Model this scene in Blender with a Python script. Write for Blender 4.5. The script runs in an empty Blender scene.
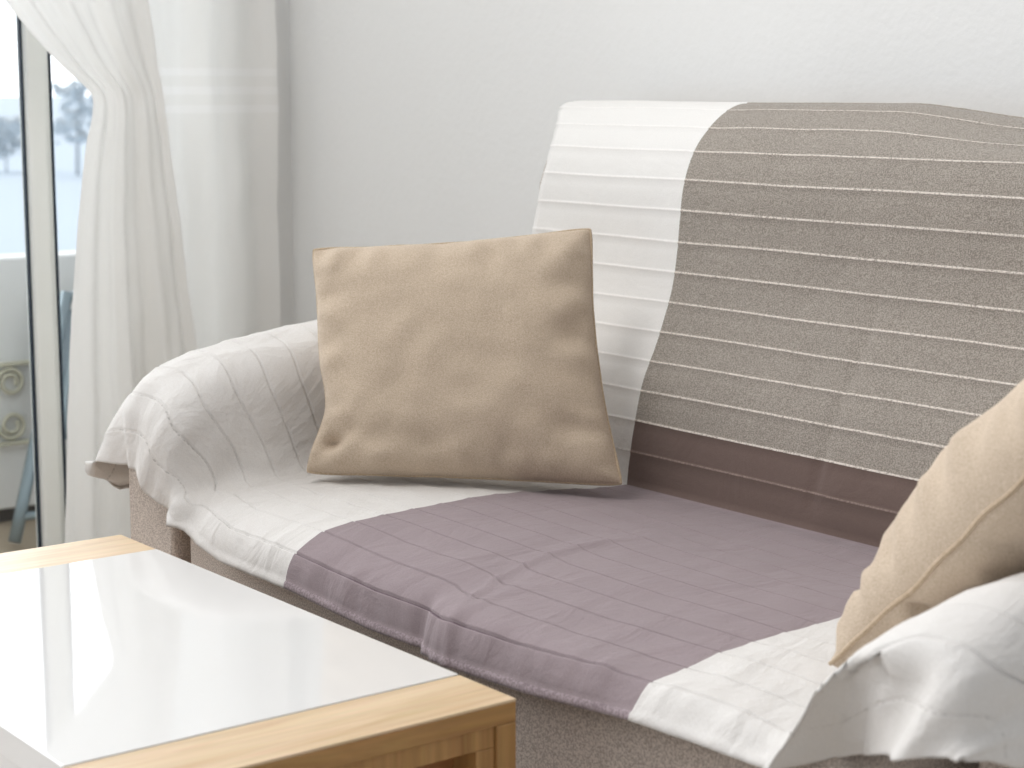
import bpy, bmesh, math, random
from mathutils import Vector, Matrix, noise
random.seed(7)
C = bpy.context.scene.collection
PI = math.pi

# ------------------------------------------------------------------ helpers
def link(o, parent=None):
    C.objects.link(o)
    if parent is not None:
        o.parent = parent
    return o

def meshobj(name, verts, faces, mats, parent=None, smooth=True, mi=None):
    me = bpy.data.meshes.new(name)
    me.from_pydata([tuple(v) for v in verts], [], faces)
    for m in (mats if isinstance(mats, (list, tuple)) else [mats]):
        me.materials.append(m)
    if mi:
        me.polygons.foreach_set('material_index', mi)
    me.polygons.foreach_set('use_smooth', [smooth] * len(me.polygons))
    me.update()
    return link(bpy.data.objects.new(name, me), parent)

def bmobj(name, bm, mat, parent=None, smooth=False):
    me = bpy.data.meshes.new(name)
    bm.normal_update()
    bm.to_mesh(me); bm.free()
    me.materials.append(mat)
    me.polygons.foreach_set('use_smooth', [smooth] * len(me.polygons))
    return link(bpy.data.objects.new(name, me), parent)

def add_box(bm, x0, x1, y0, y1, z0, z1, bevel=0.0, seg=2):
    r = bmesh.ops.create_cube(bm, size=1.0)
    vs = r['verts']
    for v in vs:
        v.co = Vector(((x0 + x1) / 2 + v.co.x * (x1 - x0), (y0 + y1) / 2 + v.co.y * (y1 - y0), (z0 + z1) / 2 + v.co.z * (z1 - z0)))
    if bevel > 0:
        es = list({e for v in vs for e in v.link_edges})
        bmesh.ops.bevel(bm, geom=es, offset=bevel, segments=seg, profile=0.5, affect='EDGES')

def box(name, x0, x1, y0, y1, z0, z1, mat, parent=None, bevel=0.0, seg=2, smooth=False):
    bm = bmesh.new(); add_box(bm, x0, x1, y0, y1, z0, z1, bevel, seg)
    return bmobj(name, bm, mat, parent, smooth)

def empty(name, loc):
    o = bpy.data.objects.new(name, None); o.location = loc
    return link(o)

def keep_world(child, root):      # children are modelled in world coordinates
    child.parent = root
    child.matrix_parent_inverse = Matrix.Translation(-Vector(root.location))

def tag(o, label=None, cat=None, group=None, kind=None):
    if label: o['label'] = label
    if cat: o['category'] = cat
    if group: o['group'] = group
    if kind: o['kind'] = kind
    return o

def struct(o, label, cat):
    return tag(o, label, cat, kind='structure')

def lerp(a, b, t): return a + (b - a) * t

def interp(tab, x):
    """piecewise linear lookup; values may be floats or tuples"""
    if x <= tab[0][0]: return tab[0][1]
    for (a, va), (b, vb) in zip(tab, tab[1:]):
        if x <= b:
            t = (x - a) / (b - a)
            if isinstance(va, tuple):
                return tuple(p + (q - p) * t for p, q in zip(va, vb))
            return va + (vb - va) * t
    return tab[-1][1]

def sinterp(tab, x):
    """smooth (Catmull-Rom / Hermite) lookup"""
    n = len(tab)
    if x <= tab[0][0]: return tab[0][1]
    if x >= tab[-1][0]: return tab[-1][1]
    for i in range(n - 1):
        if x <= tab[i + 1][0]:
            x0, v0 = tab[i]; x1, v1 = tab[i + 1]
            def slope(j):
                if j == 0: return (tab[1][1] - tab[0][1]) / (tab[1][0] - tab[0][0])
                if j == n - 1: return (tab[-1][1] - tab[-2][1]) / (tab[-1][0] - tab[-2][0])
                return (tab[j + 1][1] - tab[j - 1][1]) / (tab[j + 1][0] - tab[j - 1][0])
            h = x1 - x0; t = (x - x0) / h
            m0, m1 = slope(i) * h, slope(i + 1) * h
            return (2*t**3 - 3*t**2 + 1) * v0 + (t**3 - 2*t**2 + t) * m0 + (-2*t**3 + 3*t**2) * v1 + (t**3 - t**2) * m1

def catmull(pts, sub=8):
    out = []
    n = len(pts)
    for i in range(n - 1):
        p0 = pts[max(i - 1, 0)]; p1 = pts[i]; p2 = pts[i + 1]; p3 = pts[min(i + 2, n - 1)]
        for k in range(sub):
            t = k / sub
            out.append(0.5 * ((2 * p1) + (p2 - p0) * t + (2 * p0 - 5 * p1 + 4 * p2 - p3) * t * t + (3 * p1 - p0 - 3 * p2 + p3) * t ** 3))
    out.append(pts[-1].copy())
    return out

def resample(poly, ts):
    """points at normalised arclengths ts (ascending)"""
    L = [0.0]
    for a, b in zip(poly, poly[1:]): L.append(L[-1] + (b - a).length)
    out = []; i = 0
    for t in ts:
        d = t * L[-1]
        while i < len(poly) - 2 and L[i + 1] < d: i += 1
        s = (d - L[i]) / max(L[i + 1] - L[i], 1e-9)
        out.append(poly[i].lerp(poly[i + 1], min(max(s, 0), 1)))
    return out

def ns(x, y, z=0.0):
    return noise.noise(Vector((x, y, z)))

def sstep(a, b, x):
    t = min(max((x - a) / (b - a), 0), 1)
    return t * t * (3 - 2 * t)

def gauss(d, w): return math.exp(-(d / w) ** 2)

# ------------------------------------------------------------------ materials
def s2l(c):
    return tuple(((v / 255) / 12.92 if v / 255 <= 0.04045 else ((v / 255 + 0.055) / 1.055) ** 2.4) for v in c)

def new_mat(name):
    m = bpy.data.materials.new(name); m.use_nodes = True
    nt = m.node_tree
    return m, nt, nt.nodes['Principled BSDF']

def N(nt, typ, **kw):
    n = nt.nodes.new(typ)
    for k, v in kw.items():
        if k in n.inputs: n.inputs[k].default_value = v
        else: setattr(n, k, v)
    return n

def fabric(name, rgb, rgb2=None, weave=1100, bump=0.35, wrinkle=0.0, wscale=9, rough=0.92, mottle=0.5, sheen=0.15, stretch=(1, 1, 1), thr=(0.35, 0.65)):
    m, nt, b = new_mat(name)
    L = nt.links
    a = s2l(rgb); c = s2l(rgb2) if rgb2 else a
    tc = N(nt, 'ShaderNodeTexCoord')
    fine = N(nt, 'ShaderNodeTexNoise', Scale=weave, Detail=2.0)
    mid = N(nt, 'ShaderNodeTexNoise', Scale=14.0, Detail=4.0)
    L.new(tc.outputs['Object'], fine.inputs['Vector']); L.new(tc.outputs['Object'], mid.inputs['Vector'])
    r = N(nt, 'ShaderNodeMapRange'); r.inputs['From Min'].default_value = thr[0]; r.inputs['From Max'].default_value = thr[1]
    L.new(fine.outputs['Fac'], r.inputs['Value'])
    mix = N(nt, 'ShaderNodeMix', data_type='RGBA')
    mix.inputs[6].default_value = (*a, 1); mix.inputs[7].default_value = (*c, 1)
    L.new(r.outputs['Result'], mix.inputs[0])
    hsv = N(nt, 'ShaderNodeHueSaturation')
    r2 = N(nt, 'ShaderNodeMapRange'); r2.inputs['To Min'].default_value = 1 - 0.12 * mottle; r2.inputs['To Max'].default_value = 1 + 0.12 * mottle
    L.new(mid.outputs['Fac'], r2.inputs['Value']); L.new(r2.outputs['Result'], hsv.inputs['Value'])
    L.new(mix.outputs[2], hsv.inputs['Color']); L.new(hsv.outputs['Color'], b.inputs['Base Color'])
    b.inputs['Roughness'].default_value = rough
    b.inputs['Sheen Weight'].default_value = sheen
    b.inputs['Specular IOR Level'].default_value = 0.2
    bp = N(nt, 'ShaderNodeBump', Strength=bump, Distance=0.0012)
    L.new(fine.outputs['Fac'], bp.inputs['Height'])
    last = bp
    if wrinkle > 0:
        mp = N(nt, 'ShaderNodeMapping'); mp.inputs['Scale'].default_value = stretch
        L.new(tc.outputs['Object'], mp.inputs['Vector'])
        wn = N(nt, 'ShaderNodeTexNoise', Scale=wscale, Detail=5.0, Roughness=0.55, Distortion=0.6)
        L.new(mp.outputs['Vector'], wn.inputs['Vector'])
        b2 = N(nt, 'ShaderNodeBump', Strength=wrinkle, Distance=0.02)
        L.new(wn.outputs['Fac'], b2.inputs['Height']); L.new(bp.outputs['Normal'], b2.inputs['Normal'])
        last = b2
    L.new(last.outputs['Normal'], b.inputs['Normal'])
    return m

def plain(name, rgb, rough=0.5, metallic=0.0, spec=0.5, noise_amt=0.04, nscale=30, bump=0.0, coat=0.0):
    m, nt, b = new_mat(name); L = nt.links
    tc = N(nt, 'ShaderNodeTexCoord'); n = N(nt, 'ShaderNodeTexNoise', Scale=float(nscale), Detail=4.0)
    L.new(tc.outputs['Object'], n.inputs['Vector'])
    h = N(nt, 'ShaderNodeHueSaturation'); h.inputs['Color'].default_value = (*s2l(rgb), 1)
    r = N(nt, 'ShaderNodeMapRange'); r.inputs['To Min'].default_value = 1 - noise_amt; r.inputs['To Max'].default_value = 1 + noise_amt
    L.new(n.outputs['Fac'], r.inputs['Value']); L.new(r.outputs['Result'], h.inputs['Value']); L.new(h.outputs['Color'], b.inputs['Base Color'])
    b.inputs['Roughness'].default_value = rough; b.inputs['Metallic'].default_value = metallic
    b.inputs['Specular IOR Level'].default_value = spec; b.inputs['Coat Weight'].default_value = coat
    if bump:
        bp = N(nt, 'ShaderNodeBump', Strength=bump, Distance=0.003); L.new(n.outputs['Fac'], bp.inputs['Height']); L.new(bp.outputs['Normal'], b.inputs['Normal'])
    return m

def wood(name, rgb, rgb2, axis='Y', rough=0.35):
    m, nt, b = new_mat(name); L = nt.links
    tc = N(nt, 'ShaderNodeTexCoord'); mp = N(nt, 'ShaderNodeMapping')
    mp.inputs['Scale'].default_value = {'Y': (26, 1.6, 26), 'Z': (26, 26, 1.6), 'X': (1.6, 26, 26)}[axis]
    L.new(tc.outputs['Object'], mp.inputs['Vector'])
    n = N(nt, 'ShaderNodeTexNoise', Scale=1.6, Detail=7.0, Roughness=0.62, Distortion=1.3)
    n2 = N(nt, 'ShaderNodeTexNoise', Scale=9.0, Detail=3.0)
    L.new(mp.outputs['Vector'], n.inputs['Vector']); L.new(mp.outputs['Vector'], n2.inputs['Vector'])
    cr = N(nt, 'ShaderNodeValToRGB')
    cr.color_ramp.elements[0].position = 0.3; cr.color_ramp.elements[0].color = (*s2l(rgb2), 1)
    cr.color_ramp.elements[1].position = 0.62; cr.color_ramp.elements[1].color = (*s2l(rgb), 1)
    L.new(n.outputs['Fac'], cr.inputs['Fac'])
    mix = N(nt, 'ShaderNodeMix', data_type='RGBA', blend_type='MULTIPLY'); mix.inputs[0].default_value = 0.16
    L.new(cr.outputs['Color'], mix.inputs[6]); L.new(n2.outputs['Color'], mix.inputs[7])
    L.new(mix.outputs[2], b.inputs['Base Color'])
    b.inputs['Roughness'].default_value = rough
    bp = N(nt, 'ShaderNodeBump', Strength=0.12, Distance=0.001); L.new(n2.outputs['Fac'], bp.inputs['Height']); L.new(bp.outputs['Normal'], b.inputs['Normal'])
    return m

M = {}
M['throw_white'] = fabric('throw_white_weave', (236, 233, 229), (228, 225, 221), bump=0.2, wrinkle=0.14, wscale=7, mottle=0.1)
M['throw_linen'] = fabric('throw_offwhite_linen', (221, 217, 213), (209, 204, 199), bump=0.25, wrinkle=0.55, wscale=9, mottle=0.15, stretch=(1.4, 0.8, 1))
M['throw_taupe'] = fabric('throw_taupe_melange', (172, 163, 153), (134, 126, 117), weave=620, bump=0.5, wrinkle=0.32, wscale=6, mottle=0.45, thr=(0.4, 0.6))
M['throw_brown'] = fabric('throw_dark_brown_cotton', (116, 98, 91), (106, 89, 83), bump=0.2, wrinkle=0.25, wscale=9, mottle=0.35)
M['throw_mauve'] = fabric('throw_mauve_cotton', (150, 135, 137), (138, 124, 127), bump=0.2, wrinkle=0.34, wscale=10, mottle=0.4, stretch=(1.5, 0.8, 1))
M['cord_light'] = fabric('cord_light_thread', (160, 148, 138), (222, 212, 202), weave=520, bump=0.3, mottle=0.1, thr=(0.38, 0.50))
M['cord_white'] = fabric('cord_white_thread', (244, 240, 236), (236, 232, 228), weave=330, bump=0.5, mottle=0.1)
M['thread_shaded'] = fabric('thread_shaded_mauve', (92, 76, 82), (120, 102, 108), weave=420, bump=0.3)  # seam thread darkened to carry the shade of the stitched groove
M['thread_grey'] = fabric('thread_light_grey', (184, 179, 174), (212, 207, 202), weave=260, bump=0.3, thr=(0.42, 0.52))
M['thread_brown'] = fabric('thread_pale_brown', (150, 132, 122), (118, 100, 94), weave=420, bump=0.3)
M['hem_mauve'] = fabric('hem_mauve_stitch', (164, 149, 152), (136, 121, 125), weave=300, bump=0.2, thr=(0.4, 0.6))
M['pillow'] = fabric('pillow_beige_linen', (205, 187, 167), (184, 165, 143), weave=650, bump=0.5, wrinkle=0.22, wscale=9, mottle=0.5)
M['piping'] = fabric('pillow_beige_piping', (200, 180, 156), (180, 158, 132), weave=500, bump=0.5)
M['sofa'] = fabric('sofa_greige_tweed', (208, 195, 184), (166, 153, 143), weave=480, bump=0.7, mottle=0.25, thr=(0.4, 0.6))
M['sofa_under'] = fabric('sofa_dust_cover', (58, 53, 50), (46, 42, 40), bump=0.2)
M['wood_top'] = wood('table_pale_oak', (226, 199, 164), (202, 170, 130), 'Y')
M['wood_leg_shaded'] = wood('table_oak_upright_shaded', (184, 142, 88), (148, 106, 60), 'Z')  # darker than the top: side-face shade put into the oak colour
M['wood_rail_shaded'] = wood('table_oak_edge_shaded', (182, 140, 86), (146, 104, 58), 'Y')  # rail toned down like the uprights, shade of the end face painted in
M['wood_in'] = wood('table_oak_inner', (172, 122, 72), (128, 84, 46), 'Y')
M['lacquer'] = plain('table_white_lacquer', (226, 224, 222), rough=0.05, spec=0.6, noise_amt=0.004, coat=0.5)
M['wallpaint'] = plain('wall_white_paint', (235, 234, 232), rough=0.9, spec=0.2, noise_amt=0.012, nscale=70, bump=0.25)
M['floor'] = plain('floor_light_tile', (196, 186, 174), rough=0.35, noise_amt=0.05, nscale=5)
M['upvc'] = plain('door_white_profile', (242, 243, 238), rough=0.35, noise_amt=0.01)
M['gasket'] = plain('door_dark_gasket', (24, 42, 58), rough=0.5, noise_amt=0.02)
M['parapet'] = plain('parapet_grey_render', (236, 235, 232), rough=0.9, noise_amt=0.04, nscale=8, bump=0.3)
M['deck'] = plain('balcony_beige_floor', (178, 162, 140), rough=0.8, noise_amt=0.06, nscale=12)
M['gap_shade'] = plain('balcony_gap_shade_dark', (74, 68, 64), rough=0.8)  # painted shade for the gap below the parapet
M['scroll'] = plain('grille_faded_yellow', (214, 210, 188), rough=0.6, nscale=20, noise_amt=0.08)
M['chairmetal'] = plain('chair_blue_grey_metal', (150, 164, 170), rough=0.35, metallic=0.5, noise_amt=0.03)
M['chaircloth'] = fabric('chair_grey_sling', (150, 162, 168), (130, 142, 150), weave=300)
M['leaf'] = plain('tree_foliage_haze_tint', (222, 229, 234), rough=0.9, noise_amt=0.15, nscale=0.8)  # distance haze put into the foliage colour, the air itself is clear
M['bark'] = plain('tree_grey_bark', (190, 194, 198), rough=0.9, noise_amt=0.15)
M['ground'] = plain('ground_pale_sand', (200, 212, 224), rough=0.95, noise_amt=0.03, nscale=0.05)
M['legdark'] = plain('sofa_leg_dark', (50, 42, 38), rough=0.5)
M['ring'] = plain('curtain_tie_white', (235, 233, 230), rough=0.8)

def sheer(name, rgb, band, amt):
    m, nt, b = new_mat(name); L = nt.links
    out = nt.nodes['Material Output']
    tc = N(nt, 'ShaderNodeTexCoord')
    sep = N(nt, 'ShaderNodeSeparateXYZ'); L.new(tc.outputs['Object'], sep.inputs[0])
    # three woven bands across the cloth
    fac = None
    w = N(nt, 'ShaderNodeMath', operation='SUBTRACT'); w.inputs[1].default_value = band; L.new(sep.outputs['Z'], w.inputs[0])
    sn = N(nt, 'ShaderNodeMath', operation='MULTIPLY'); sn.inputs[1].default_value = 2 * PI / 0.036; L.new(w.outputs[0], sn.inputs[0])
    sw = N(nt, 'ShaderNodeMath', operation='SINE'); L.new(sn.outputs[0], sw.inputs[0])
    gt = N(nt, 'ShaderNodeMath', operation='GREATER_THAN'); gt.inputs[1].default_value = 0.25; L.new(sw.outputs[0], gt.inputs[0])
    ab = N(nt, 'ShaderNodeMath', operation='ABSOLUTE'); L.new(w.outputs[0], ab.inputs[0])
    lt = N(nt, 'ShaderNodeMath', operation='LESS_THAN'); lt.inputs[1].default_value = 0.052; L.new(ab.outputs[0], lt.inputs[0])
    mu = N(nt, 'ShaderNodeMath', operation='MULTIPLY'); L.new(gt.outputs[0], mu.inputs[0]); L.new(lt.outputs[0], mu.inputs[1])
    mx = N(nt, 'ShaderNodeMix', data_type='RGBA'); mx.inputs[6].default_value = (*s2l(rgb), 1); mx.inputs[7].default_value = (*s2l((254, 253, 252)), 1)
    mq = N(nt, 'ShaderNodeMath', operation='MULTIPLY'); mq.inputs[1].default_value = amt; L.new(mu.outputs[0], mq.inputs[0]); L.new(mq.outputs[0], mx.inputs[0])
    nz = N(nt, 'ShaderNodeTexNoise', Scale=900.0); L.new(tc.outputs['Object'], nz.inputs['Vector'])
    bp = N(nt, 'ShaderNodeBump', Strength=0.2, Distance=0.001); L.new(nz.outputs['Fac'], bp.inputs['Height'])
    b.inputs['Roughness'].default_value = 0.95; b.inputs['Specular IOR Level'].default_value = 0.1
    L.new(mx.outputs[2], b.inputs['Base Color']); L.new(bp.outputs['Normal'], b.inputs['Normal'])
    tr = N(nt, 'ShaderNodeBsdfTranslucent'); L.new(mx.outputs[2], tr.inputs['Color'])
    ms = N(nt, 'ShaderNodeMixShader'); ms.inputs[0].default_value = 0.58
    L.new(b.outputs[0], ms.inputs[1]); L.new(tr.outputs[0], ms.inputs[2]); L.new(ms.outputs[0], out.inputs['Surface'])
    return m
M['curtain'] = sheer('curtain_white_voile', (250, 249, 247), 0.99, 0.0)
M['curtain_band'] = sheer('curtain_banded_voile', (248, 247, 245), 0.99, 0.7)

def glass():
    m, nt, b = new_mat('door_clear_glass'); L = nt.links
    out = nt.nodes['Material Output']
    t = N(nt, 'ShaderNodeBsdfTransparent'); t.inputs['Color'].default_value = (0.96, 0.975, 0.98, 1)
    g = N(nt, 'ShaderNodeBsdfGlossy'); g.inputs['Roughness'].default_value = 0.02
    f = N(nt, 'ShaderNodeFresnel'); f.inputs['IOR'].default_value = 1.3
    ms = N(nt, 'ShaderNodeMixShader'); L.new(f.outputs[0], ms.inputs[0]); L.new(t.outputs[0], ms.inputs[1]); L.new(g.outputs[0], ms.inputs[2])
    L.new(ms.outputs[0], out.inputs['Surface'])
    return m
M['glass'] = glass()

# ------------------------------------------------------------------ the room
WX = -3.36      # inner face of the window wall
WY = 2.02       # inner face of the wall behind the sofa
struct(box('wall_back', WX - 0.2, 1.6, WY, WY + 0.12, 0, 2.55, M['wallpaint']), 'smooth white painted wall behind the sofa', 'wall')
bm = bmesh.new()
add_box(bm, WX - 0.2, WX, 1.86, WY, 0, 2.55)
add_box(bm, WX - 0.2, WX, -1.3, 1.86, 2.25, 2.55)
add_box(bm, WX - 0.2, WX, -2.2, -1.3, 0, 2.55)
struct(bmobj('wall_left', bm, M['wallpaint']), 'white wall around the balcony door, mostly behind the curtains', 'wall')
struct(box('floor', WX, 1.6, -2.2, WY, -0.05, 0, M['floor']), 'light tiled floor under the sofa', 'floor')
struct(box('baseboard_back', WX, 1.6, WY - 0.014, WY, 0, 0.07, M['wallpaint'], bevel=0.003), 'white baseboard along the wall behind the sofa', 'baseboard')

# sliding balcony door: two leaves whose stiles meet side by side
def leaf(name, x, y0, y1, label, lead_side):
    root = empty(name, (x, (y0 + y1) / 2, 0.02))
    struct(root, label, 'door')
    w = 0.037
    parts = []
    parts.append(box('stile', x - 0.022, x + 0.022, y0, y0 + w, 0.02, 2.24, M['upvc'], bevel=0.004))
    parts.append(box('stile', x - 0.022, x + 0.022, y1 - w, y1, 0.02, 2.24, M['upvc'], bevel=0.004))
    parts.append(box('rail', x - 0.021, x + 0.021, y0 + w, y1 - w, 0.02, 0.085, M['upvc'], bevel=0.003))
    parts.append(box('rail', x - 0.021, x + 0.021, y0 + w, y1 - w, 2.175, 2.24, M['upvc'], bevel=0.003))
    parts.append(box('pane', x - 0.003, x + 0.003, y0 + w, y1 - w, 0.085, 2.175, M['glass']))
    bm = bmesh.new()
    g = 0.0045
    add_box(bm, x - 0.004, x + 0.0225, y0 + w, y0 + w + g, 0.085, 2.175)
    add_box(bm, x - 0.004, x + 0.006, y1 - w - g, y1 - w, 0.085, 2.175)
    add_box(bm, x - 0.004, x + 0.006, y0 + w + g, y1 - w - g, 0.085, 0.093)
    parts.append(bmobj('gasket', bm, M['gasket']))
    for p in parts: keep_world(p, root)
    return root
leaf('door_1', WX - 0.03, 0.02, 1.490, 'white framed glass leaf of the sliding balcony door, left of the tied curtain', 1)
leaf('door_2', WX - 0.078, 1.482, 1.85, 'white framed glass leaf of the balcony door partly behind the tied curtain', 0)
bm = bmesh.new()
add_box(bm, WX - 0.11, WX - 0.001, 1.851, 1.86, 0.0, 2.25); add_box(bm, WX - 0.11, WX - 0.001, -1.3, 1.851, 0.0, 0.019)
add_box(bm, WX - 0.11, WX - 0.001, -1.3, 1.851, 2.241, 2.25)
struct(bmobj('trim_1', bm, M['upvc']), 'white outer frame and sill of the balcony door', 'trim')

# ------------------------------------------------------------------ balcony and beyond
struct(box('balcony_floor', -4.75, WX - 0.2, -1.8, 4.6, -0.12, -0.05, M['deck']), 'beige balcony floor outside the glass door', 'floor')
bm = bmesh.new(); add_box(bm, -4.42, -4.30, -1.8, 4.5, -0.015, 0.60, 0.006)
struct(bmobj('balcony_parapet', bm, M['parapet']), 'low grey rendered balcony parapet outside the door', 'wall')
struct(box('balcony_gap_shade', -4.40, -4.32, -1.8, 4.5, -0.05, -0.015, M['gap_shade']), 'dark strip painted in for the shaded gap under the balcony parapet', 'trim')  # strip stands in for shade in the gap, not a separate part
bm = bmesh.new()
bmesh.ops.create_grid(bm, x_segments=1, y_segments=1, size=900); bmesh.ops.translate(bm, verts=bm.verts, vec=(-400, 0, -3.4))
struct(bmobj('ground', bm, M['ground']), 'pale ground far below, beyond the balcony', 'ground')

def tube(bm, pts, r, n=8, closed=False):
    rings = []
    m = len(pts)
    for i, p in enumerate(pts):
        a = pts[(i - 1) % m] if (closed or i > 0) else pts[i]
        b = pts[(i + 1) % m] if (closed or i < m - 1) else pts[i]
        d = (b - a).normalized()
        up = Vector((1, 0, 0)) if abs(d.x) < 0.9 else Vector((0, 0, 1))
        u = d.cross(up).normalized(); v = d.cross(u).normalized()
        rings.append([bm.verts.new(p + (u * math.cos(2 * PI * k / n) + v * math.sin(2 * PI * k / n)) * r) for k in range(n)])
    for i in range(m if closed else m - 1):
        A, B = rings[i], rings[(i + 1) % m]
        for k in range(n): bm.faces.new((A[k], A[(k + 1) % n], B[(k + 1) % n], B[k]))
    if not closed:
        bm.faces.new(rings[0][::-1]); bm.faces.new(rings[-1])

gr = empty('ornamental_grille', (-4.285, 1.5, 0.25))
tag(gr, 'faded yellow scrollwork grille on the balcony parapet, seen through the door', 'grille')
for cy in (1.26, 1.42, 1.58, 1.74):
    for cz, sg in ((0.30, 1), (0.195, -1)):
        for side in (-1, 1):
            pts = []
            for k in range(26):
                a = k / 25 * 1.6 * 2 * PI
                r = 0.036 * (1 - 0.62 * k / 25)
                pts.append(Vector((-4.288, cy + side * (0.038 + r * math.cos(a + PI) * 1.0), cz + sg * r * math.sin(a))))
            bm = bmesh.new(); tube(bm, pts, 0.0055, 6)
            keep_world(bmobj('scroll', bm, M['scroll'], smooth=True), gr)
for cz in (0.15, 0.345):
    bm = bmesh.new(); add_box(bm, -4.295, -4.281, 1.18, 1.83, cz - 0.005, cz + 0.005, 0.002)
    keep_world(bmobj('bar', bm, M['scroll']), gr)

# folded garden chair leaning on the parapet
fc = empty('folded_garden_chair', (-4.08, 1.85, -0.05))
tag(fc, 'blue grey metal folding chair leaning against the balcony parapet', 'chair')
def cbar(name, p, q, r, mat):
    bm = bmesh.new(); tube(bm, [Vector(p).lerp(Vector(q), k / 6) for k in range(7)], r, 10)
    keep_world(bmobj(name, bm, mat, smooth=True), fc)
cbar('leg', (-4.045, 1.670, -0.035), (-4.185, 1.885, 0.52), 0.015, M['chairmetal'])
cbar('leg', (-4.045, 2.045, -0.035), (-4.185, 2.26, 0.52), 0.014, M['chairmetal'])
cbar('leg', (-4.00, 1.73, -0.037), (-4.175, 1.89, 0.42), 0.012, M['chairmetal'])
cbar('leg', (-4.00, 2.10, -0.037), (-4.175, 2.24, 0.42), 0.012, M['chairmetal'])
cbar('stretcher', (-4.183, 1.882, 0.51), (-4.183, 2.257, 0.51), 0.012, M['chairmetal'])
cbar('stretcher', (-4.055, 1.69, 0.02), (-4.055, 2.065, 0.02), 0.010, M['chairmetal'])
vs = []; fs = []
for i in range(9):
    for j in range(9):
        a = Vector((-4.095, 1.755, 0.18)).lerp(Vector((-4.170, 1.868, 0.48)), i / 8); b2 = a + Vector((0, 0.37, 0))
        p = a.lerp(b2, j / 8); p.x += -0.01 * math.sin(PI * j / 8); vs.append(p)
for i in range(8):
    for j in range(8): fs.append((i * 9 + j, i * 9 + j + 1, (i + 1) * 9 + j + 1, (i + 1) * 9 + j))
sl = meshobj('sling', vs, fs, M['chaircloth']); md = sl.modifiers.new('thick', 'SOLIDIFY'); md.thickness = 0.003; keep_world(sl, fc)

# trees far beyond the balcony
def tree(loc, h, w, seed, label):
    root = empty('tree', loc); tag(root, label, 'tree', 'distant trees beyond the balcony')
    rnd = random.Random(seed)
    bm = bmesh.new()
    tube(bm, [Vector((0, 0, 0)), Vector((0.1, 0, h * 0.3)), Vector((0, 0.1, h * 0.62))], 0.018 * h, 8)
    bmobj('trunk', bm, M['bark'], root, True)
    bm = bmesh.new()
    for k in range(90):
        a = rnd.random() * 2 * PI; rr = w * 0.36 * math.sqrt(rnd.random()); zz = h * (0.30 + 0.60 * rnd.random())
        s = w * (0.035 + 0.05 * rnd.random())
        r = bmesh.ops.create_icosphere(bm, subdivisions=2, radius=s)
        for v in r['verts']:
            v.co *= 1 + 0.35 * ns(*(v.co * (2.2 / s))) + 0.15 * ns(*(v.co * (7 / s)))
            v.co += Vector((rr * math.cos(a), rr * math.sin(a), zz))
    bmobj('crown', bm, M['leaf'], root, True)
    return root
tree((-92, 42.3, -3.4), 5.4, 3.4, 1, 'haze-tinted tree seen between the door stile and the tied curtain')
tree((-98, 40.9, -3.4), 3.2, 4.0, 3, 'low haze-tinted tree seen through the glass left of the door stile')

# ------------------------------------------------------------------ curtains
def curtain(name, x0, edges, nz, nu, foldf, amp, label, seed, mat='curtain'):
    zs = [edges[0][0] + (edges[-1][0] - edges[0][0]) * i / (nz - 1) for i in range(nz)]
    LT = [(z, l) for z, l, r in edges]; RT = [(z, r) for z, l, r in edges]
    WT = [r - l for z, l, r in edges]; wmax = max(WT)
    V = []; F_ = []
    for i, z in enumerate(zs):
        l = sinterp(LT, z); r = sinterp(RT, z); w = r - l
        for j in range(nu):
            u = j / (nu - 1)
            y = l + u * w
            a = amp(z, w)
            ph = foldf * 2 * PI * (u + 0.05 * ns(u * 3, z * 1.3, seed)) + 0.5 * ns(z * 1.2, u * 2, seed + 5)
            x = x0 + a * (math.sin(ph) + 0.45 * math.sin(ph * 2.3 + 1.1 + seed)) + 0.012 * ns(y * 9, z * 5, seed) + 0.004 * ns(y * 30, z * 14, seed)
            V.append(Vector((x, y, z)))
    for i in range(nz - 1):
        for j in range(nu - 1):
            F_.append((i * nu + j, i * nu + j + 1, (i + 1) * nu + j + 1, (i + 1) * nu + j))
    o = meshobj(name, V, F_, M[mat])
    md = o.modifiers.new('thick', 'SOLIDIFY'); md.thickness = 0.0012
    return tag(o, label, 'curtain', 'white voile curtains at the balcony door')
E1 = [(0.01, 1.405, 1.74), (0.16, 1.415, 1.735), (0.34, 1.428, 1.72), (0.53, 1.442, 1.70), (0.70, 1.458, 1.68), (0.82, 1.477, 1.667), (0.90, 1.49, 1.660),
      (0.96, 1.502, 1.652), (0.995, 1.500, 1.648), (1.04, 1.450, 1.64), (1.10, 1.392, 1.632), (1.17, 1.335, 1.62), (1.30, 1.245, 1.61), (1.6, 1.08, 1.60), (2.22, 0.80, 1.60)]
curtain('curtain', -3.20, E1, 260, 150, 3.0, lambda z, w: 0.005 + 0.012 * sstep(0.95, 0.1, z) + 0.012 * sstep(1.0, 1.6, z),
        'white voile curtain gathered and tied back in front of the glass door', 1.0)
E2 = [(0.01, 1.56, 1.945), (1.1, 1.57, 1.94), (2.22, 1.56, 1.945)]
curtain('curtain', -3.285, E2, 120, 150, 2.0, lambda z, w: 0.011,
        'white voile curtain hanging straight in the corner behind the tied one', 3.0, 'curtain_band')
rod = empty('curtain_rod', (-3.26, 0.9, 2.24)); tag(rod, 'white curtain rod above the balcony door', 'curtain rod')
bm = bmesh.new(); tube(bm, [Vector((-3.25, -1.0 + k * 0.3, 2.235)) for k in range(11)], 0.011, 12); keep_world(bmobj('pole', bm, M['ring'], smooth=True), rod)
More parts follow.
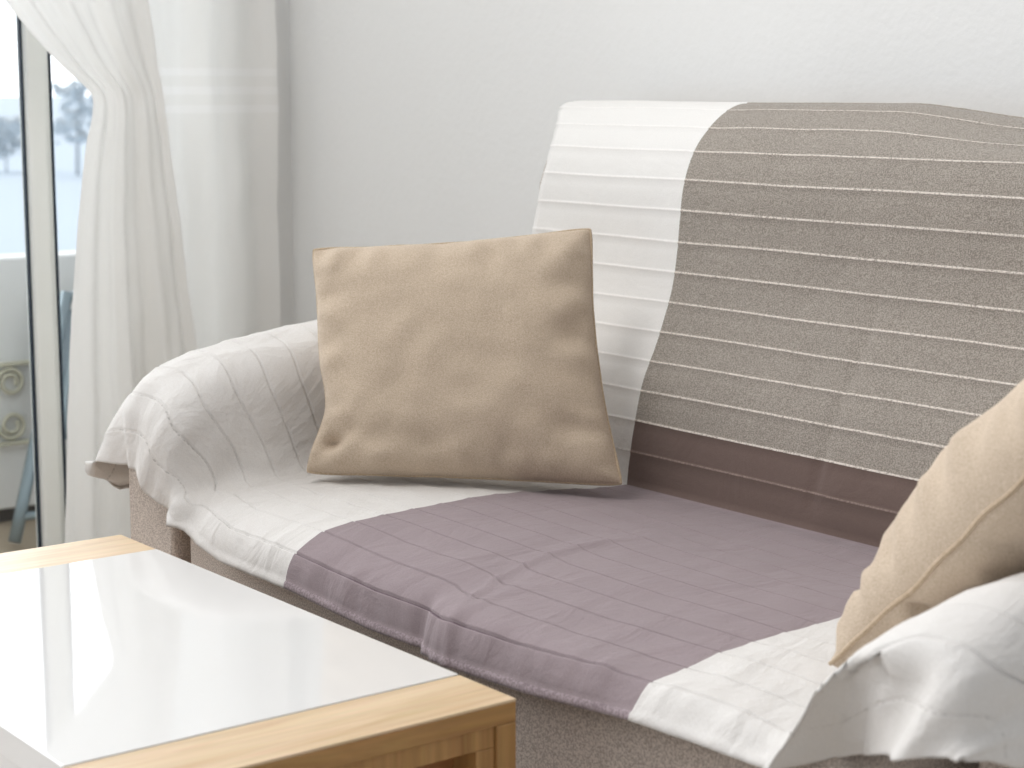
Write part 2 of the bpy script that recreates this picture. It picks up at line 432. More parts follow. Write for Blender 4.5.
for yy in (-0.9, 1.97):
    keep_world(box('bracket', WX, -3.24, yy - 0.01, yy + 0.01, 2.228, 2.252, M['ring'], bevel=0.003), rod)

# ------------------------------------------------------------------ sofa
sofa = empty('sofa', (-1.62, 1.5, 0))
tag(sofa, 'two seat sofa in greige tweed under the striped throw', 'sofa')
LI, LO = -2.216, -2.356        # left arm, inner and outer face
RI, RO = -0.972, -0.858        # right arm
def soft_box(name, x0, x1, y0, y1, z0, z1, mat, bev, seg=5, fn=None):
    bm = bmesh.new(); add_box(bm, x0, x1, y0, y1, z0, z1, bev, seg)
    if fn:
        for v in bm.verts: fn(v.co)
    o = bmobj(name, bm, mat, smooth=True); keep_world(o, sofa); return o
soft_box('seat_unit', -2.206, -1.606, 1.150, 1.83, 0.10, 0.446, M['sofa'], 0.020)
soft_box('seat_unit', -1.596, -1.015, 1.134, 1.83, 0.10, 0.446, M['sofa'], 0.020)

def hfL(y): return sinterp([(1.08, 0.60), (1.15, 0.70), (1.23, 0.87), (1.34, 0.98), (1.46, 1.05), (1.8, 1.08)], y)
ZT = 0.467
def armL_top(y): return ZT + 0.188 * hfL(y)
def armR_top(y): return sinterp([(1.04, 0.586), (1.10, 0.591), (1.2, 0.607), (1.35, 0.617), (1.8, 0.635)], y)
def arm_mesh(name, xi, xo, y0, y1, topf):
    V = []; F_ = []
    ys = [y0, y0 + 0.004, y0 + 0.012, y0 + 0.03] + [y0 + 0.03 + (y1 - y0 - 0.03) * k / 20 for k in range(1, 21)]
    prof = []
    n = 20
    for k in range(n + 1):
        a = PI * k / n
        prof.append((0.5 - 0.5 * math.copysign(abs(math.cos(a)) ** 0.7, math.cos(a)), abs(math.sin(a)) ** 0.7))
    for y in ys:
        ins = {0: 0.010, 1: 0.004, 2: 0.0015}.get(ys.index(y), 0)
        zt = topf(y) - 0.028 - ins; a0, a1 = (xi + ins, xo - ins) if xi < xo else (xi - ins, xo + ins)
        row = [(a0, y, 0.10)] + [(a0, y, 0.10 + (zt - 0.05 - 0.10) * q) for q in (0.33, 0.66)] + \
              [(lerp(a0, a1, u), y, zt - 0.05 + 0.05 * w) for u, w in prof] + [(a1, y, 0.10 + (zt - 0.05 - 0.10) * q) for q in (0.66, 0.33)] + [(a1, y, 0.10)]
        V += row
    m = len(row)
    for i in range(len(ys) - 1):
        for j in range(m):
            F_.append((i * m + j, i * m + (j + 1) % m, (i + 1) * m + (j + 1) % m, (i + 1) * m + j))
    F_.append(tuple(range(m))); F_.append(tuple(reversed(range((len(ys) - 1) * m, len(ys) * m))))
    o = meshobj(name, V, F_, M['sofa'])
    bm = bmesh.new(); bm.from_mesh(o.data); bmesh.ops.recalc_face_normals(bm, faces=bm.faces); bm.to_mesh(o.data); bm.free()
    o.data.polygons.foreach_set('use_smooth', [len(p.vertices) == 4 for p in o.data.polygons])
    keep_world(o, sofa); return o
arm_mesh('arm', LI, LO, 1.139, 1.93, armL_top)
arm_mesh('arm', RI, RO, 1.25, 1.93, armR_top)
# reclined backrest under the throw, as a solid with the throw's own section
BP = [(1.672, 0.462), (1.676, 0.50), (1.682, 0.535), (1.698, 0.600), (1.722, 0.650), (1.738, 0.690), (1.752, 0.730), (1.761, 0.780), (1.765, 0.825), (1.770, 0.870),
      (1.787, 0.915), (1.815, 0.948), (1.845, 0.970), (1.876, 0.981), (1.910, 0.980), (1.938, 0.962), (1.952, 0.925), (1.958, 0.87), (1.962, 0.80)]
def topdrop(x): return 0.020 * sstep(-1.62, -1.36, x)
V = []; F_ = []
xs = [-2.236 + (RI + 0.012 + 2.236) * k / 12 for k in range(13)]
sec = [(y + 0.012, z - 0.010) for y, z in BP[2:-1]]
sec = [(1.70, 0.12), (1.70, 0.46)] + sec + [(1.945, 0.5), (1.945, 0.12)]
for x in xs:
    for (y, z) in sec: V.append((x, y, z - topdrop(x) * sstep(0.88, 0.96, z)))
m = len(sec)
for i in range(12):
    for j in range(m): F_.append((i * m + j, (i + 1) * m + j, (i + 1) * m + (j + 1) % m, i * m + (j + 1) % m))
F_.append(tuple(reversed(range(m)))); F_.append(tuple(range(12 * m, 13 * m)))
o = meshobj('backrest', V, F_, M['sofa'])
bm = bmesh.new(); bm.from_mesh(o.data); bmesh.ops.recalc_face_normals(bm, faces=bm.faces); bm.to_mesh(o.data); bm.free()
keep_world(o, sofa)
keep_world(box('base_frame', LO + 0.015, RO - 0.015, 1.20, 1.90, 0.07, 0.10, M['sofa_under']), sofa)
for lx in (LO + 0.06, RO - 0.06):
    for ly in (1.24, 1.86):
        bm = bmesh.new(); bmesh.ops.create_cone(bm, cap_ends=True, segments=20, radius1=0.018, radius2=0.027, depth=0.07)
        bmesh.ops.translate(bm, verts=bm.verts, vec=(lx, ly, 0.035)); keep_world(bmobj('leg', bm, M['legdark'], smooth=True), sofa)

# ------------------------------------------------------------------ the throw
XL, XR = -1.904, -1.254      # where the dark band starts and ends
SP = 1 / 13.0
# rows of the seat sheet as normalised arclength (0 = crease, 1 = hem), with finer rows at each seam
rows = []                                     # (t, kind, seam index)
for k in range(13):
    base = k * SP
    if k > 0:
        rows += [(base - 0.0062, 'n'), (base - 0.0030, 'n'), (base, 's'), (base + 0.0030, 'n'), (base + 0.0062, 'n')]
    else:
        rows += [(0.0, 'n')]
    top = (k + 1) * SP
    sub = [0.3, 0.5, 0.7] if k < 12 else [0.22, 0.38, 0.54, 0.68]
    rows += [(base + SP * q, 'n') for q in sub]
rows += [(1 - 0.016, 'h0'), (1 - 0.012, 'h1'), (1 - 0.006, 'h1'), (1.0, 'h1')]
ts = [r[0] for r in rows]
nr = len(rows)

# hems in space
HL = [(-2.44, 1.128, .476), (-2.39, 1.120, .484), (-2.325, 1.130, .487), (-2.29, 1.122, .491), (-2.262, 1.112, .484), (-2.246, 1.118, .463), (-2.215, 1.124, .450), (-2.176, 1.124, .437)]
HR = [(-1.16, 1.106, .421), (-1.10, 1.100, .426), (-1.058, 1.094, .433), (-1.040, 1.135, .436), (-1.028, 1.150, .440), (-0.985, 1.130, .462), (-0.93, 1.085, .486), (-0.895, 1.056, .503), (-0.866, 1.050, .515)]
def seat_hem(x):
    z = interp([(-2.06, .407), (-1.90, .405), (-1.72, .397), (-1.60, .399), (-1.50, .402), (-1.40, .407), (-1.254, .421), (-1.16, .425)], x)
    y = interp([(-2.06, 1.124), (-1.90, 1.126), (-1.62, 1.124), (-1.575, 1.108), (-1.16, 1.106)], x)
    return Vector((x, y, z))
# left arm: outward path of the section (inner foot -> over the top -> outside), x and relative height
AL = [(-2.172, 0.0), (-2.188, .07), (-2.198, .25), (-2.203, .50), (-2.210, .75), (-2.236, .93), (-2.285, 1.0), (-2.335, .985), (-2.372, .86), (-2.402, .62), (-2.422, .32), (-2.437, .02), (-2.446, -.12)]
AR = [(-1.065, 0.0), (-1.040, .10), (-1.008, .35), (-.985, .60), (-.955, .82), (-.915, .97), (-.885, 1.0), (-.860, .95), (-.842, .80), (-.836, .58)]
def path_sample(A, n):
    P = catmull([Vector((a, b * 0.18, 0)) for a, b in A], 8)
    return [(p.x, p.y / 0.18) for p in resample(P, [k / n for k in range(1, n + 1)])]
def poly_sample(H, u):
    P = catmull([Vector(h) for h in H], 8)
    return resample(P, [u])[0]
YS = [1.672, 1.60, 1.52, 1.44, 1.36, 1.28, 1.22, 1.18]
cols = []                                   # each: dict(kind, poly)
NA = 46
def seat_z(x, y):
    z = interp([(1.17, .460), (1.22, .468), (1.30, .473), (1.42, .475), (1.55, .468), (1.672, .462)], y)
    z += 0.004 * math.sin((x + 2.2) * 5) * sstep(1.67, 1.5, y)
    z -= 0.003 * gauss(x + 1.601, 0.028) * sstep(1.30, 1.20, y)      # dip where the two seats meet
    return z
LA = path_sample(AL, NA)
for k in reversed(range(NA)):
    x, h = LA[k]; u = (k + 1) / NA
    st = []
    for y in YS:
        yy = y + 0.06 * u if y > 1.5 else y
        ht = armL_top(y) + 0.003 - seat_z(-2.175, y)
        xx = x
        z = seat_z(-2.175, y) + h * ht
        st.append(Vector((xx, yy, z)))
    # front round-over
    ht = armL_top(1.15) - ZT
    st.append(Vector((x, 1.150, ZT - .004 + h * ht * 0.96)))
    H = poly_sample(HL[::-1], u) if True else None
    e = st[-1]
    st.append(Vector((lerp(e.x, H.x, .3), 1.130, lerp(e.z, H.z, .28))))
    st.append(Vector((lerp(e.x, H.x, .68), lerp(1.124, H.y, .6), lerp(e.z, H.z, .66))))
    st.append(H)
    cols.append(dict(zone='L', poly=st, u=u, x=x))
seatx = sorted(set([round(-2.17 + k * 0.0075, 4) for k in range(int((2.17 - 1.07) / 0.0075) + 1)]))
seatx = [x for x in seatx if abs(x - XL) > .0035 and abs(x - XR) > .0035]
seatx = sorted(seatx + [XL, XR])
for x in seatx:
    st = [Vector((x, y, seat_z(x, y))) for y in YS]
    H = seat_hem(x)
    if x < -2.06: H = poly_sample(HL, 1 + 0.0) * 0 + Vector((x, 1.124, interp([(-2.19, .441), (-2.135, .421), (-2.06, .407)], x)))
    if x > -1.16: H = Vector((x, interp([(-1.16, 1.106), (-1.06, 1.096)], x), interp([(-1.16, .425), (-1.06, .431)], x)))
    st.append(Vector((x, H.y + 0.026, 0.4535))); st.append(Vector((x, H.y + 0.010, 0.440))); st.append(Vector((x, H.y + 0.003, lerp(0.440, H.z, .5)))); st.append(H)
    cols.append(dict(zone='S', poly=st, u=0, x=x))
RA = path_sample(AR, NA)
HRU = [(0, (-1.072, 1.097, .431)), (.36, (-1.058, 1.090, .433)), (.45, (-1.036, 1.142, .438)), (.54, (-.988, 1.130, .460)), (.70, (-.93, 1.085, .486)), (.88, (-.885, 1.056, .503)), (1, (-.845, 1.055, .515))]
# outward of the right arm the hem runs back along the outer side, so the last columns carry it round the corner
for k in range(NA):
    x, h = RA[k]; u = (k + 1) / NA
    st = []
    for y in YS:
        zt = armR_top(y) + 0.003
        z = seat_z(-1.06, y) + h * (zt - seat_z(-1.06, y))
        st.append(Vector((x, y + (0.05 * u if y > 1.5 else 0), z)))
    zt = armR_top(1.10)
    yf = lerp(1.135, 1.082, sstep(0.0, 0.4, u))
    st.append(Vector((x, yf + 0.035, ZT + h * (armR_top(yf + .03) - ZT))))
    e = Vector((x, yf, ZT - .004 + h * (armR_top(yf) - .006 - ZT)))
    st.append(e)
    H = Vector(interp(HRU, u))
    st.append(Vector((lerp(e.x, H.x, .35), lerp(e.y - .008, H.y, .45), lerp(e.z, H.z, .35))))
    st.append(H)
    cols.append(dict(zone='R', poly=st, u=u, x=x))

RIDGE = [(1.093, -1.535), (1.186, -1.588), (1.26, -1.614), (1.331, -1.629), (1.389, -1.628), (1.455, -1.614), (1.496, -1.592), (1.55, -1.56)]
verts = []; colmat = []
G = []
for c in cols:
    P = catmull(c['poly'], 6)
    G.append(resample(P, ts))
ncol = len(G)
# outer side panels hanging beyond each arm come from extra columns that fall below the outer edge
def side_panel(edge_col, dirn, n, hemz, zone, flare):
    out = []
    for k in range(1, n + 1):
        q = k / n
        col = []
        for j, p in enumerate(edge_col):
            hz = hemz(p.y)
            if j >= nr - 14 and zone == 'L': hz = min(hz, p.z)
            z = lerp(p.z, min(hz, p.z - 0.002), q)
            col.append(Vector((p.x + dirn * flare * math.sin(q * 2.2) + dirn * 0.006 * ns(p.y * 14, q * 2, 3.3), p.y, z)))
        out.append(col)
    return out
# displacement along the normal
def normals(G):
    Nn = []
    nc = len(G)
    for i in range(nc):
        row = []
        for j in range(nr):
            a = G[max(i - 1, 0)][j]; b = G[min(i + 1, nc - 1)][j]
            c = G[i][max(j - 1, 0)]; d = G[i][min(j + 1, nr - 1)]
            n = (b - a).cross(c - d)
            if n.length < 1e-9: n = Vector((0, 0, 1))
            row.append(n.normalized())
        Nn.append(row)
    return Nn
left_side = side_panel(G[0], -1, 8, lambda y: interp([(1.12, .476), (1.15, .450), (1.175, .424), (1.3, .43), (1.8, .42)], y), 'L', 0.016)
right_side = side_panel(G[-1], 1, 10, lambda y: interp([(1.055, .515), (1.08, .512), (1.14, .488), (1.2, .482), (1.8, .45)], y), 'R', 0.012)
meta = [dict(zone='L', u=1 + k / 8, x=-2.45) for k in reversed(range(1, 9))] + cols + [dict(zone='R', u=1 + k / 10, x=-.85) for k in range(1, 11)]
G = left_side[::-1] + G + right_side
NN = normals(G)
out = []
for i, c in enumerate(meta):
    col = []
    zone = c['zone']; u = c['u']
    for j, (t, kind) in enumerate(rows):
        p = G[i][j]; n = NN[i][j]
        if n.z < -0.2: n = -n
        d = 0.0; fd = 0.0
        # broad softness and creases of loose cloth
        d += 0.0022 * ns(p.x * 9, p.y * 7, p.z * 9) + 0.0010 * ns(p.x * 26, p.y * 18, p.z * 24)
        fr = sstep(0.86, 0.93, t)
        if zone == 'S':
            fd += sstep(0.62, 0.9, t) * (0.019 * gauss(p.x + 2.172, 0.009) - 0.003 * gauss(p.x + 2.135, 0.014))
            # puckers across the front drop
            d += fr * 0.0026 * ns(p.x * 46, 3.1, p.z * 8) * sstep(1.0, 0.97, t)
            d += 0.0022 * sstep(0.5, 0.8, t) * sstep(-1.86, -1.95, p.x) * (1 - 2 * abs(ns(p.x * 17 + p.y * 9, p.y * 5 - p.x * 6, 2.0)))
            d += 0.0018 * sstep(-1.26, -1.2, p.x) * (1 - 2 * abs(ns(p.x * 14 + p.y * 10, p.y * 6 - p.x * 8, 7.0)))
            rx = sinterp(RIDGE, min(max(p.y, 1.10), 1.55))
            fade = sstep(1.56, 1.34, p.y)
            d += fade * (0.0034 * gauss(p.x - rx, 0.006) + 0.0016 * gauss(p.x - rx + 0.016, 0.004))
            d += 0.0026 * sstep(1.30, 1.12, p.y) * gauss(p.x - (-1.545 + (p.y - 1.11) * -.15), 0.007)
            # pinch in the hem drop at the gap of the seats
            d += fr * (-0.0045 * gauss(p.x + 1.622, 0.010) + 0.002 * gauss(p.x + 1.60, 0.005) - 0.0032 * gauss(p.x + 1.586, 0.006))
            d += 0.0028 * sstep(1.42, 1.5, p.y) * ns(p.x * 8 + 3, p.y * 30, 1.7) * 0.5
        if zone == 'L':
            uu = min(u, 1.0)
            # folds radiating from the front corner of the arm down the drop
            low = sstep(0.62, 0.9, t)
            fd += low * 0.019 * gauss(uu - 0.0, 0.03) - low * 0.004 * gauss(uu - 0.12, 0.05)
            fd += low * 0.009 * gauss(uu - 0.50, 0.04) - low * 0.008 * gauss(uu - 0.62, 0.05) + low * 0.003 * gauss(uu - .30, .04)
            d += 0.0030 * sstep(0.35, 0.8, t) * (1 - 2.2 * abs(ns(uu * 7 + t * 5, t * 9 - uu * 4, 4.0)))
            d += 0.0022 * (1 - 2.4 * abs(ns(p.y * 5, uu * 9 + p.y * 3, 9.0))) * sstep(0.25, 0.5, uu) * sstep(1.2, 0.9, uu)
        if zone == 'R':
            uu = min(u, 1.0)
            low = sstep(0.74, 0.92, t)
            d += 0.004 * sstep(0.4, 0.8, t) * (1 - 2 * abs(ns(uu * 6 + t * 4, t * 7, 5.0)))
            fd += low * (0.003 * math.sin(uu * 24) * sstep(0.3, 0.5, uu) + 0.006 * gauss(uu - 0.86, 0.06))
            if u > 1: d += 0.006 * math.sin(p.y * 62) * sstep(1.0, 1.6, u)
        # seams: a tuck with one lifted edge
        d *= sstep(0.0, 0.05, t)
        if kind == 's': d -= 0.0030 if (zone == 'S' and p.x > XL) else 0.0016
        for k in range(1, 13):
            dt = t - k * SP
            if 0.0015 < dt < 0.007: d += 0.0010
            if -0.007 < dt < -0.0015: d += 0.0004
        if kind == 'h1' and zone == 'S': d += 0.0022
        if u > 1: d *= 0.4
        if zone != 'S' and t > 0.9: d *= 0.4
        col.append(p + n * d + Vector((0, -fd, 0)))
    out.append(col)
nc = len(out)
verts = [p for col in out for p in col]
faces = []; mi = []
MATS = ['throw_white', 'throw_linen', 'throw_taupe', 'throw_brown', 'throw_mauve', 'cord_light', 'cord_white', 'thread_shaded', 'thread_grey', 'thread_brown', 'hem_mauve']
ix = {k: i for i, k in enumerate(MATS)}
for i in range(nc - 1):
    xa = meta[i]['x']; xb = meta[i + 1]['x']
    mid = meta[i]['zone'] == 'S' and meta[i + 1]['zone'] == 'S' and XL - 1e-4 <= (xa + xb) / 2 <= XR + 1e-4
    for j in range(nr - 1):
        k0, k1 = rows[j][1], rows[j + 1][1]
        faces.append((i * nr + j, i * nr + j + 1, (i + 1) * nr + j + 1, (i + 1) * nr + j))
        if k0 == 's': mi.append(ix['thread_shaded'] if mid else ix['thread_grey'])
        elif k0 in ('h0', 'h1') and k1 == 'h1' and mid: mi.append(ix['hem_mauve'])
        else: mi.append(ix['throw_mauve'] if mid else ix['throw_linen'])

# the part lying over the backrest
brows = []
bl = catmull([Vector((0, y, z)) for y, z in BP], 6)
BL = sum((b - a).length for a, b in zip(bl, bl[1:]))
S0 = 0.0
pos = [(0.0, 'n')]
k = 1
spc = 0.0427
while k * spc < BL - 0.01:
    s = k * spc + 0.004
    pos += [(s - 0.0034, 'n'), (s - 0.0013, 'c'), (s, 'cm'), (s + 0.0013, 'n'), (s + 0.0034, 'n')]
    for q in (0.30, 0.5, 0.70):
        if s + spc * q < BL - 0.005: pos.append((s + spc * q, 'n'))
    k += 1
pos = sorted([(0.010, 'n'), (0.022, 'n'), (0.031, 'n')] + pos + [(BL, 'n')])
bt = [p[0] / BL for p in pos]
bsec = resample(bl, bt)
bx = [-2.285, -2.277, -2.268, -2.259, -2.250, -2.242, -2.232, -2.222, -2.21, -2.195, -2.18] + [x for x in seatx if x > -2.172] + [-1.055 + 0.008 * k for k in range(10)]
off = len(verts)
nb = len(bsec)
SEAMB = [k * spc + 0.004 for k in range(1, 30)]
for x in bx:
    for j, s in enumerate(bsec):
        arc = pos[j][0]; kind = pos[j][1]
        y, z = s.y, s.z
        z -= topdrop(x) * sstep(0.91, 0.975, z)
        a = bsec[max(j - 1, 0)]; b = bsec[min(j + 1, nb - 1)]
        tg = (b - a).normalized(); n = Vector((0, -tg.z, tg.y))
        ramp = sstep(0.0, 0.06, arc)
        d = 0.0022 * ns(x * 4.0, arc * 3.5, 11) * ramp + 0.0016 * ns(x * 13, arc * 10, 12) * ramp
        d += 0.003 * sstep(-1.75, -1.45, x) * sstep(0.38, 0.15, arc) * (1 - 2 * abs(ns(x * 7 + arc * 11, arc * 6 - x * 5, 13))) * ramp
        d -= 0.0035 * gauss(x + 1.555 - (arc - 0.1) * 0.10, 0.008) * sstep(0.40, 0.2, arc) * ramp      # shallow crease between the back cushions
        d += 0.004 * sstep(-1.7, -1.4, x) * sstep(0.12, 0.02, arc) * sstep(0.0, 0.012, arc)
        if kind == 'cm': d += 0.0009
        if kind == 'c': d += 0.0007
        for sb in SEAMB:
            if -0.0040 < arc - sb < -0.0028: d -= 0.0005
        wob = 0.0014 * ns(x * 5, round(arc / spc) * 3.1, 21) * ramp
        xx, yy, zz = x, y + n.y * d + tg.y * wob, z + n.z * d + tg.z * wob
        xx += interp([(.78, 0), (.83, .010), (.887, .020), (.925, .012), (.955, -.012), (.975, -.045), (.985, -.06)], zz if arc < BL * .78 else 1.0) * sstep(-1.99, -2.23, x)
        if x < -2.235:                          # side of the throw turns back round the edge of the backrest
            q = (-2.235 - x) / 0.05
            yy += 0.085 * q * (0.4 + 0.6 * sstep(0.02, 0.3, arc)) * sstep(BL - 0.08, BL - 0.22, arc)
            zz -= 0.012 * q * sstep(0.45, 0.55, arc)
            xx += -0.235 * 0 + (-2.235 - x) * 1.0 - 0.008 * q - 0.040 * sstep(0.4, 1.0, q) * sstep(0.50, 0.34, arc)
        verts.append(Vector((xx, yy, zz)))
for i in range(len(bx) - 1):
    xm = (bx[i] + bx[i + 1]) / 2
    mid = XL - 1e-4 <= xm <= XR + 1e-4
    for j in range(nb - 1):
        arc = (pos[j][0] + pos[j + 1][0]) / 2
        faces.append((off + i * nb + j, off + (i + 1) * nb + j, off + (i + 1) * nb + j + 1, off + i * nb + j + 1))
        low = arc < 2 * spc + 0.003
        cord = pos[j][1] in ('c', 'cm')
        seam_i = round((arc - 0.004) / spc)
        if cord:
            mi.append(ix[('thread_brown' if seam_i < 2 else 'cord_light') if mid else ('thread_grey' if seam_i < 2 else 'cord_white')])
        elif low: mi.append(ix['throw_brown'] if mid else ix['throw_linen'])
        else: mi.append(ix['throw_taupe'] if mid else ix['throw_white'])
throw = meshobj('sofa_throw', verts, faces, [M[k] for k in MATS], smooth=True, mi=mi)
tag(throw, 'white throw with a wide taupe and mauve band and stitched lines, draped over the sofa', 'throw')
bm = bmesh.new(); bm.from_mesh(throw.data); bmesh.ops.remove_doubles(bm, verts=bm.verts, dist=0.0004)
bm.to_mesh(throw.data); bm.free()
md = throw.modifiers.new('thick', 'SOLIDIFY'); md.thickness = 0.0022; md.offset = -1

# ------------------------------------------------------------------ pillows
def pillow(corners, thick, label, seed, dents=(), T2=None, puck=1.0, pf=7, ear=0.0):
    BL_, BR_, TL_, TR_ = [Vector(c) for c in corners]
    n = 64
    nrm = ((BR_ - BL_).cross(TL_ - BL_)).normalized()
    cen = (BL_ + BR_ + TL_ + TR_) / 4
    root = empty('cushion', (cen.x, cen.y, min(BL_.z, BR_.z)))
    tag(root, label, 'cushion', 'beige linen cushions')
    def base(u, v):                         # u,v in -1..1
        pu = u * (1 - 0.075 * (1 - abs(v) ** 2.2) * abs(u)); pv = v * (1 - 0.050 * (1 - abs(u) ** 2.2) * abs(v))
        pu += 0.07 * gauss(v + 0.42, 0.32) * sstep(-0.3, -1.0, u) * ear
        if v < 0: pv *= 1 + 0.03 * (1 - u * u)
        cc = 1 - 0.022 * (abs(u) * abs(v)) ** 10; pu *= cc; pv *= cc
        a = (pu + 1) / 2; b = (pv + 1) / 2
        return BL_ * (1 - a) * (1 - b) + BR_ * a * (1 - b) + TL_ * (1 - a) * b + TR_ * a * b
    def puff(u, v):
        e = max((1 - abs(u) ** 2.3), 0) ** 0.45 * max((1 - abs(v) ** 2.3), 0) ** 0.45
        return e
    V = []; F_ = []; idx = {}
    for side in (1, -1):
        for i in range(n + 1):
            for j in range(n + 1):
                # denser near the borders
                u = math.sin((i / n - .5) * PI); v = math.sin((j / n - .5) * PI)
                border = i in (0, n) or j in (0, n)
                if border and side == -1: idx[(side, i, j)] = idx[(1, i, j)]; continue
                p = base(u, v); h = puff(u, v)
                d = (thick if side == 1 or T2 is None else T2) * h
                # gathers that run in from the seams
                eu = 1 - abs(u); ev = 1 - abs(v)
                g = puck * (0.009 * gauss(eu - 0.12, 0.13) * ns(v * pf + seed, side * 2.0, eu * 2) + 0.009 * gauss(ev - 0.12, 0.13) * ns(u * pf + seed, side * 3.0, ev * 2))
                g += 0.008 * ns(u * 1.8 + seed, v * 1.8, side) * h + 0.004 * ns(u * 5 + seed, v * 5, side + 3) * h
                for (du, dv, dd, dw) in dents:
                    g -= dd * math.exp(-((u - du) ** 2 + (v - dv) ** 2) / (dw * dw))
                if border: g = 0
                q = p + nrm * side * max(d + g, 0.0003 if not border else 0)
                if border:
                    q += nrm * 0.004 * ns(u * 4 + seed, v * 4, 8)
                idx[(side, i, j)] = len(V); V.append(q)
    for side in (1, -1):
        for i in range(n):
            for j in range(n):
                f = (idx[(side, i, j)], idx[(side, i + 1, j)], idx[(side, i + 1, j + 1)], idx[(side, i, j + 1)])
                F_.append(f if side == 1 else f[::-1])
    keep_world(meshobj('cover', V, F_, M['pillow']), root)
    # seam running round the edge
    ring = [V[idx[(1, i, 0)]] for i in range(n)] + [V[idx[(1, n, j)]] for j in range(n)] + [V[idx[(1, i, n)]] for i in range(n, 0, -1)] + [V[idx[(1, 0, j)]] for j in range(n, 0, -1)]
    bm = bmesh.new(); tube(bm, [p.copy() for k, p in enumerate(ring)], 0.0022, 6, closed=True)
    keep_world(bmobj('seam', bm, M['piping'], smooth=True), root)
    return root
pillow([(-2.135, 1.295, .487), (-1.808, 1.584, .487), (-2.222, 1.365, .783), (-1.957, 1.652, .815)], 0.066,
       'square beige linen cushion standing upright against the left arm', 2.0, dents=((-0.84, -0.74, 0.026, 0.075), (-0.72, -0.66, 0.010, 0.08), (-0.5, -0.70, 0.008, 0.12), (-0.3, -0.55, -0.006, 0.12), (-0.15, -0.78, 0.007, 0.10), (0.35, -0.74, 0.007, 0.12), (0.72, -0.62, 0.008, 0.12), (0.86, 0.1, 0.006, 0.12), (-0.05, 0.86, 0.010, 0.16), (0.3, 0.78, 0.005, 0.1)), ear=1.0)
pillow([(-1.112, 1.60, .500), (-1.112, 1.215, .487), (-0.825, 1.60, .79), (-0.825, 1.205, .78)], 0.108,
       'beige linen cushion slumped over the right arm, seen from its side', 6.0, dents=((0.75, -0.7, 0.018, 0.10), (0.9, -0.45, 0.010, 0.08)), T2=0.055, puck=1.9, pf=12)

# ------------------------------------------------------------------ coffee table
TX0, TX1, TY0, TY1, TZ = -2.108, -1.300, 0.605, 1.010, 0.450
tb = empty('coffee_table', ((TX0 + TX1) / 2, (TY0 + TY1) / 2, 0))
tag(tb, 'low coffee table with glossy white top and pale wood ends', 'coffee table')
def portal(x0, x1, inner_face):
    # closed wooden loop: top, two uprights, bottom; with a stepped inner frame
    bw = 0.022
    keep_world(box('end_top', x0, x1, TY0, TY1, TZ - 0.003, TZ, M['wood_top'], bevel=0.001), tb)
    keep_world(box('end_rail', x0 + 0.0003, x1 - 0.0003, TY0 + 0.0003, TY1 - 0.0003, TZ - bw, TZ - 0.003, M['wood_rail_shaded'], bevel=0.0008), tb)  # split from the top so the end face takes the shade-toned oak
    for (a, b) in ((TY0, TY0 + bw), (TY1 - bw, TY1)):
        keep_world(box('upright', x0, x1, a, b, bw, TZ - bw, M['wood_leg_shaded'], bevel=0.0015), tb)
    keep_world(box('end_bottom', x0, x1, TY0, TY1, 0, bw, M['wood_top'], bevel=0.0015), tb)
    bm = bmesh.new(); s = 0.004; i0, i1 = x0 + s, x1 - s; w2 = 0.021
    add_box(bm, i0, i1, TY0 + bw, TY1 - bw, TZ - bw - w2, TZ - bw, 0.001)
    add_box(bm, i0, i1, TY0 + bw, TY1 - bw, bw, bw + w2, 0.001)
    add_box(bm, i0, i1, TY0 + bw, TY0 + bw + w2, bw + w2, TZ - bw - w2, 0.001)
    add_box(bm, i0, i1, TY1 - bw - w2, TY1 - bw, bw + w2, TZ - bw - w2, 0.001)
    keep_world(bmobj('inner_frame', bm, M['wood_leg_shaded']), tb)
    keep_world(box('end_panel', lerp(x0, x1, .45), lerp(x0, x1, .55), TY0 + bw + w2, TY1 - bw - w2, bw + w2, TZ - bw - w2, M['wood_in']), tb)
portal(TX0, TX0 + 0.098, TX0 + 0.098)
portal(TX1 - 0.088, TX1, TX1 - 0.088)
XA, XB = TX0 + 0.0985, TX1 - 0.0885
keep_world(box('white_top', XA, XB, TY0 + 0.001, TY1 - 0.001, TZ - 0.028, TZ + 0.0012, M['lacquer'], bevel=0.0015, seg=3), tb)
keep_world(box('white_body', XA, XB, TY0 + 0.004, TY1 - 0.004, TZ - 0.19, TZ - 0.0285, M['lacquer'], bevel=0.001), tb)
keep_world(box('shelf', XA, XB, TY0 + 0.004, TY1 - 0.004, 0.03, 0.055, M['lacquer'], bevel=0.001), tb)

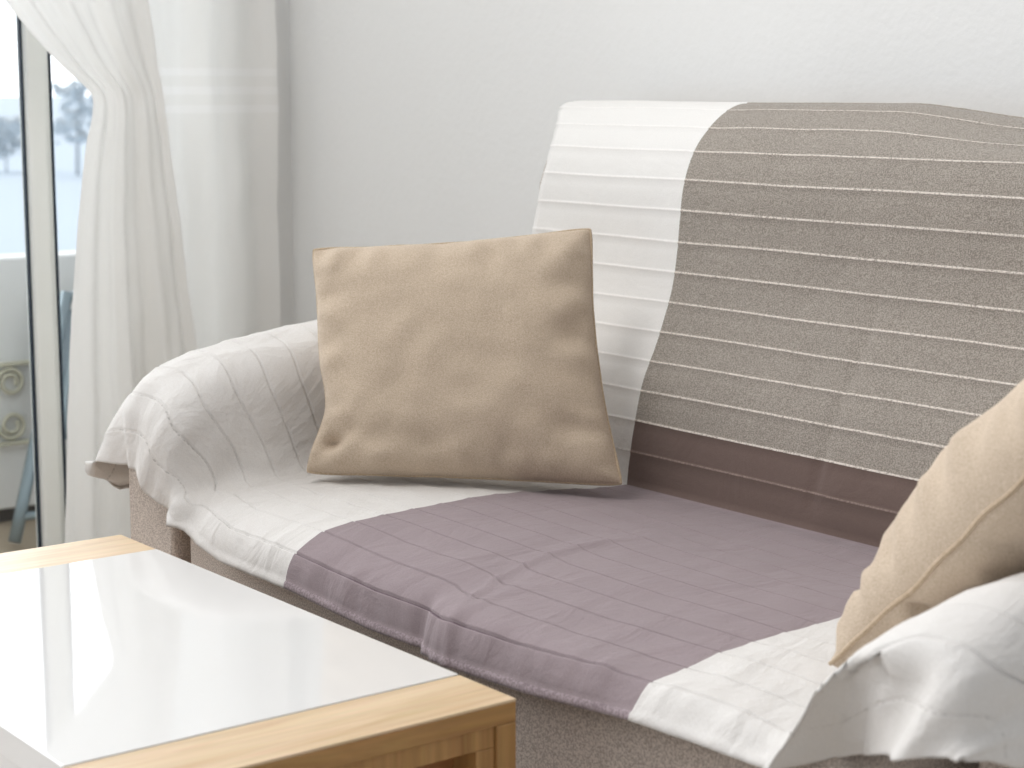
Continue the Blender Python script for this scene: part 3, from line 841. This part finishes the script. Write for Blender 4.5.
# ------------------------------------------------------------------ light
w = bpy.data.worlds.new('World'); bpy.context.scene.world = w; w.use_nodes = True
nt = w.node_tree; L = nt.links; bg = nt.nodes['Background']
tc = N(nt, 'ShaderNodeTexCoord'); sx = N(nt, 'ShaderNodeSeparateXYZ'); L.new(tc.outputs['Generated'], sx.inputs[0])
mr = N(nt, 'ShaderNodeMapRange'); mr.inputs['From Min'].default_value = -0.95; mr.inputs['From Max'].default_value = 0.3
L.new(sx.outputs['X'], mr.inputs['Value'])
cr = N(nt, 'ShaderNodeValToRGB')
cr.color_ramp.elements[0].color = (2.75, 2.79, 2.84, 1); cr.color_ramp.elements[1].color = (0.47, 0.48, 0.49, 1)
cr.color_ramp.interpolation = 'EASE'
L.new(mr.outputs['Result'], cr.inputs['Fac']); L.new(cr.outputs['Color'], bg.inputs['Color']); bg.inputs['Strength'].default_value = 1.0
sd = bpy.data.lights.new('daylight', 'SUN'); sd.energy = 1.9; sd.angle = math.radians(50); sd.color = (0.93, 0.96, 1.0)
so = link(bpy.data.objects.new('daylight', sd))
al = bpy.data.lights.new('added_fill', 'AREA'); al.shape = 'DISK'; al.size = 0.9; al.energy = 17; al.color = (1.0, 0.985, 0.96)  # added fill that evens out the wall and corner, no fixture there
ao = link(bpy.data.objects.new('added_fill', al)); ao.location = (-2.1, 0.5, 2.45)
ao.rotation_euler = Vector((-0.35, 0.55, -0.75)).to_track_quat('-Z', 'Y').to_euler()
so.rotation_euler = Vector((0.86, -0.02, -0.52)).to_track_quat('-Z', 'Y').to_euler()

# ------------------------------------------------------------------ camera
cd = bpy.data.cameras.new('camera'); cam = link(bpy.data.objects.new('camera', cd))
f = 1870.0; cd.sensor_width = 36; cd.lens = f * 36 / 1024
pitch = math.atan(294 / f); yaw = math.radians(37.7)
Fd = Vector((-math.cos(yaw) * math.cos(pitch), math.sin(yaw) * math.cos(pitch), -math.sin(pitch)))
cam.location = (0, 0, 1.0); cam.rotation_euler = Fd.to_track_quat('-Z', 'Y').to_euler()
cd.clip_start = 0.05; cd.clip_end = 2000
cd.dof.use_dof = True; cd.dof.focus_distance = 2.25; cd.dof.aperture_fstop = 7.5
sc = bpy.context.scene; sc.camera = cam
sc.view_settings.view_transform = 'Standard'; sc.view_settings.look = 'None'
sc.view_settings.exposure = -0.13; sc.view_settings.gamma = 1.0; sc.view_settings.use_curve_mapping = False
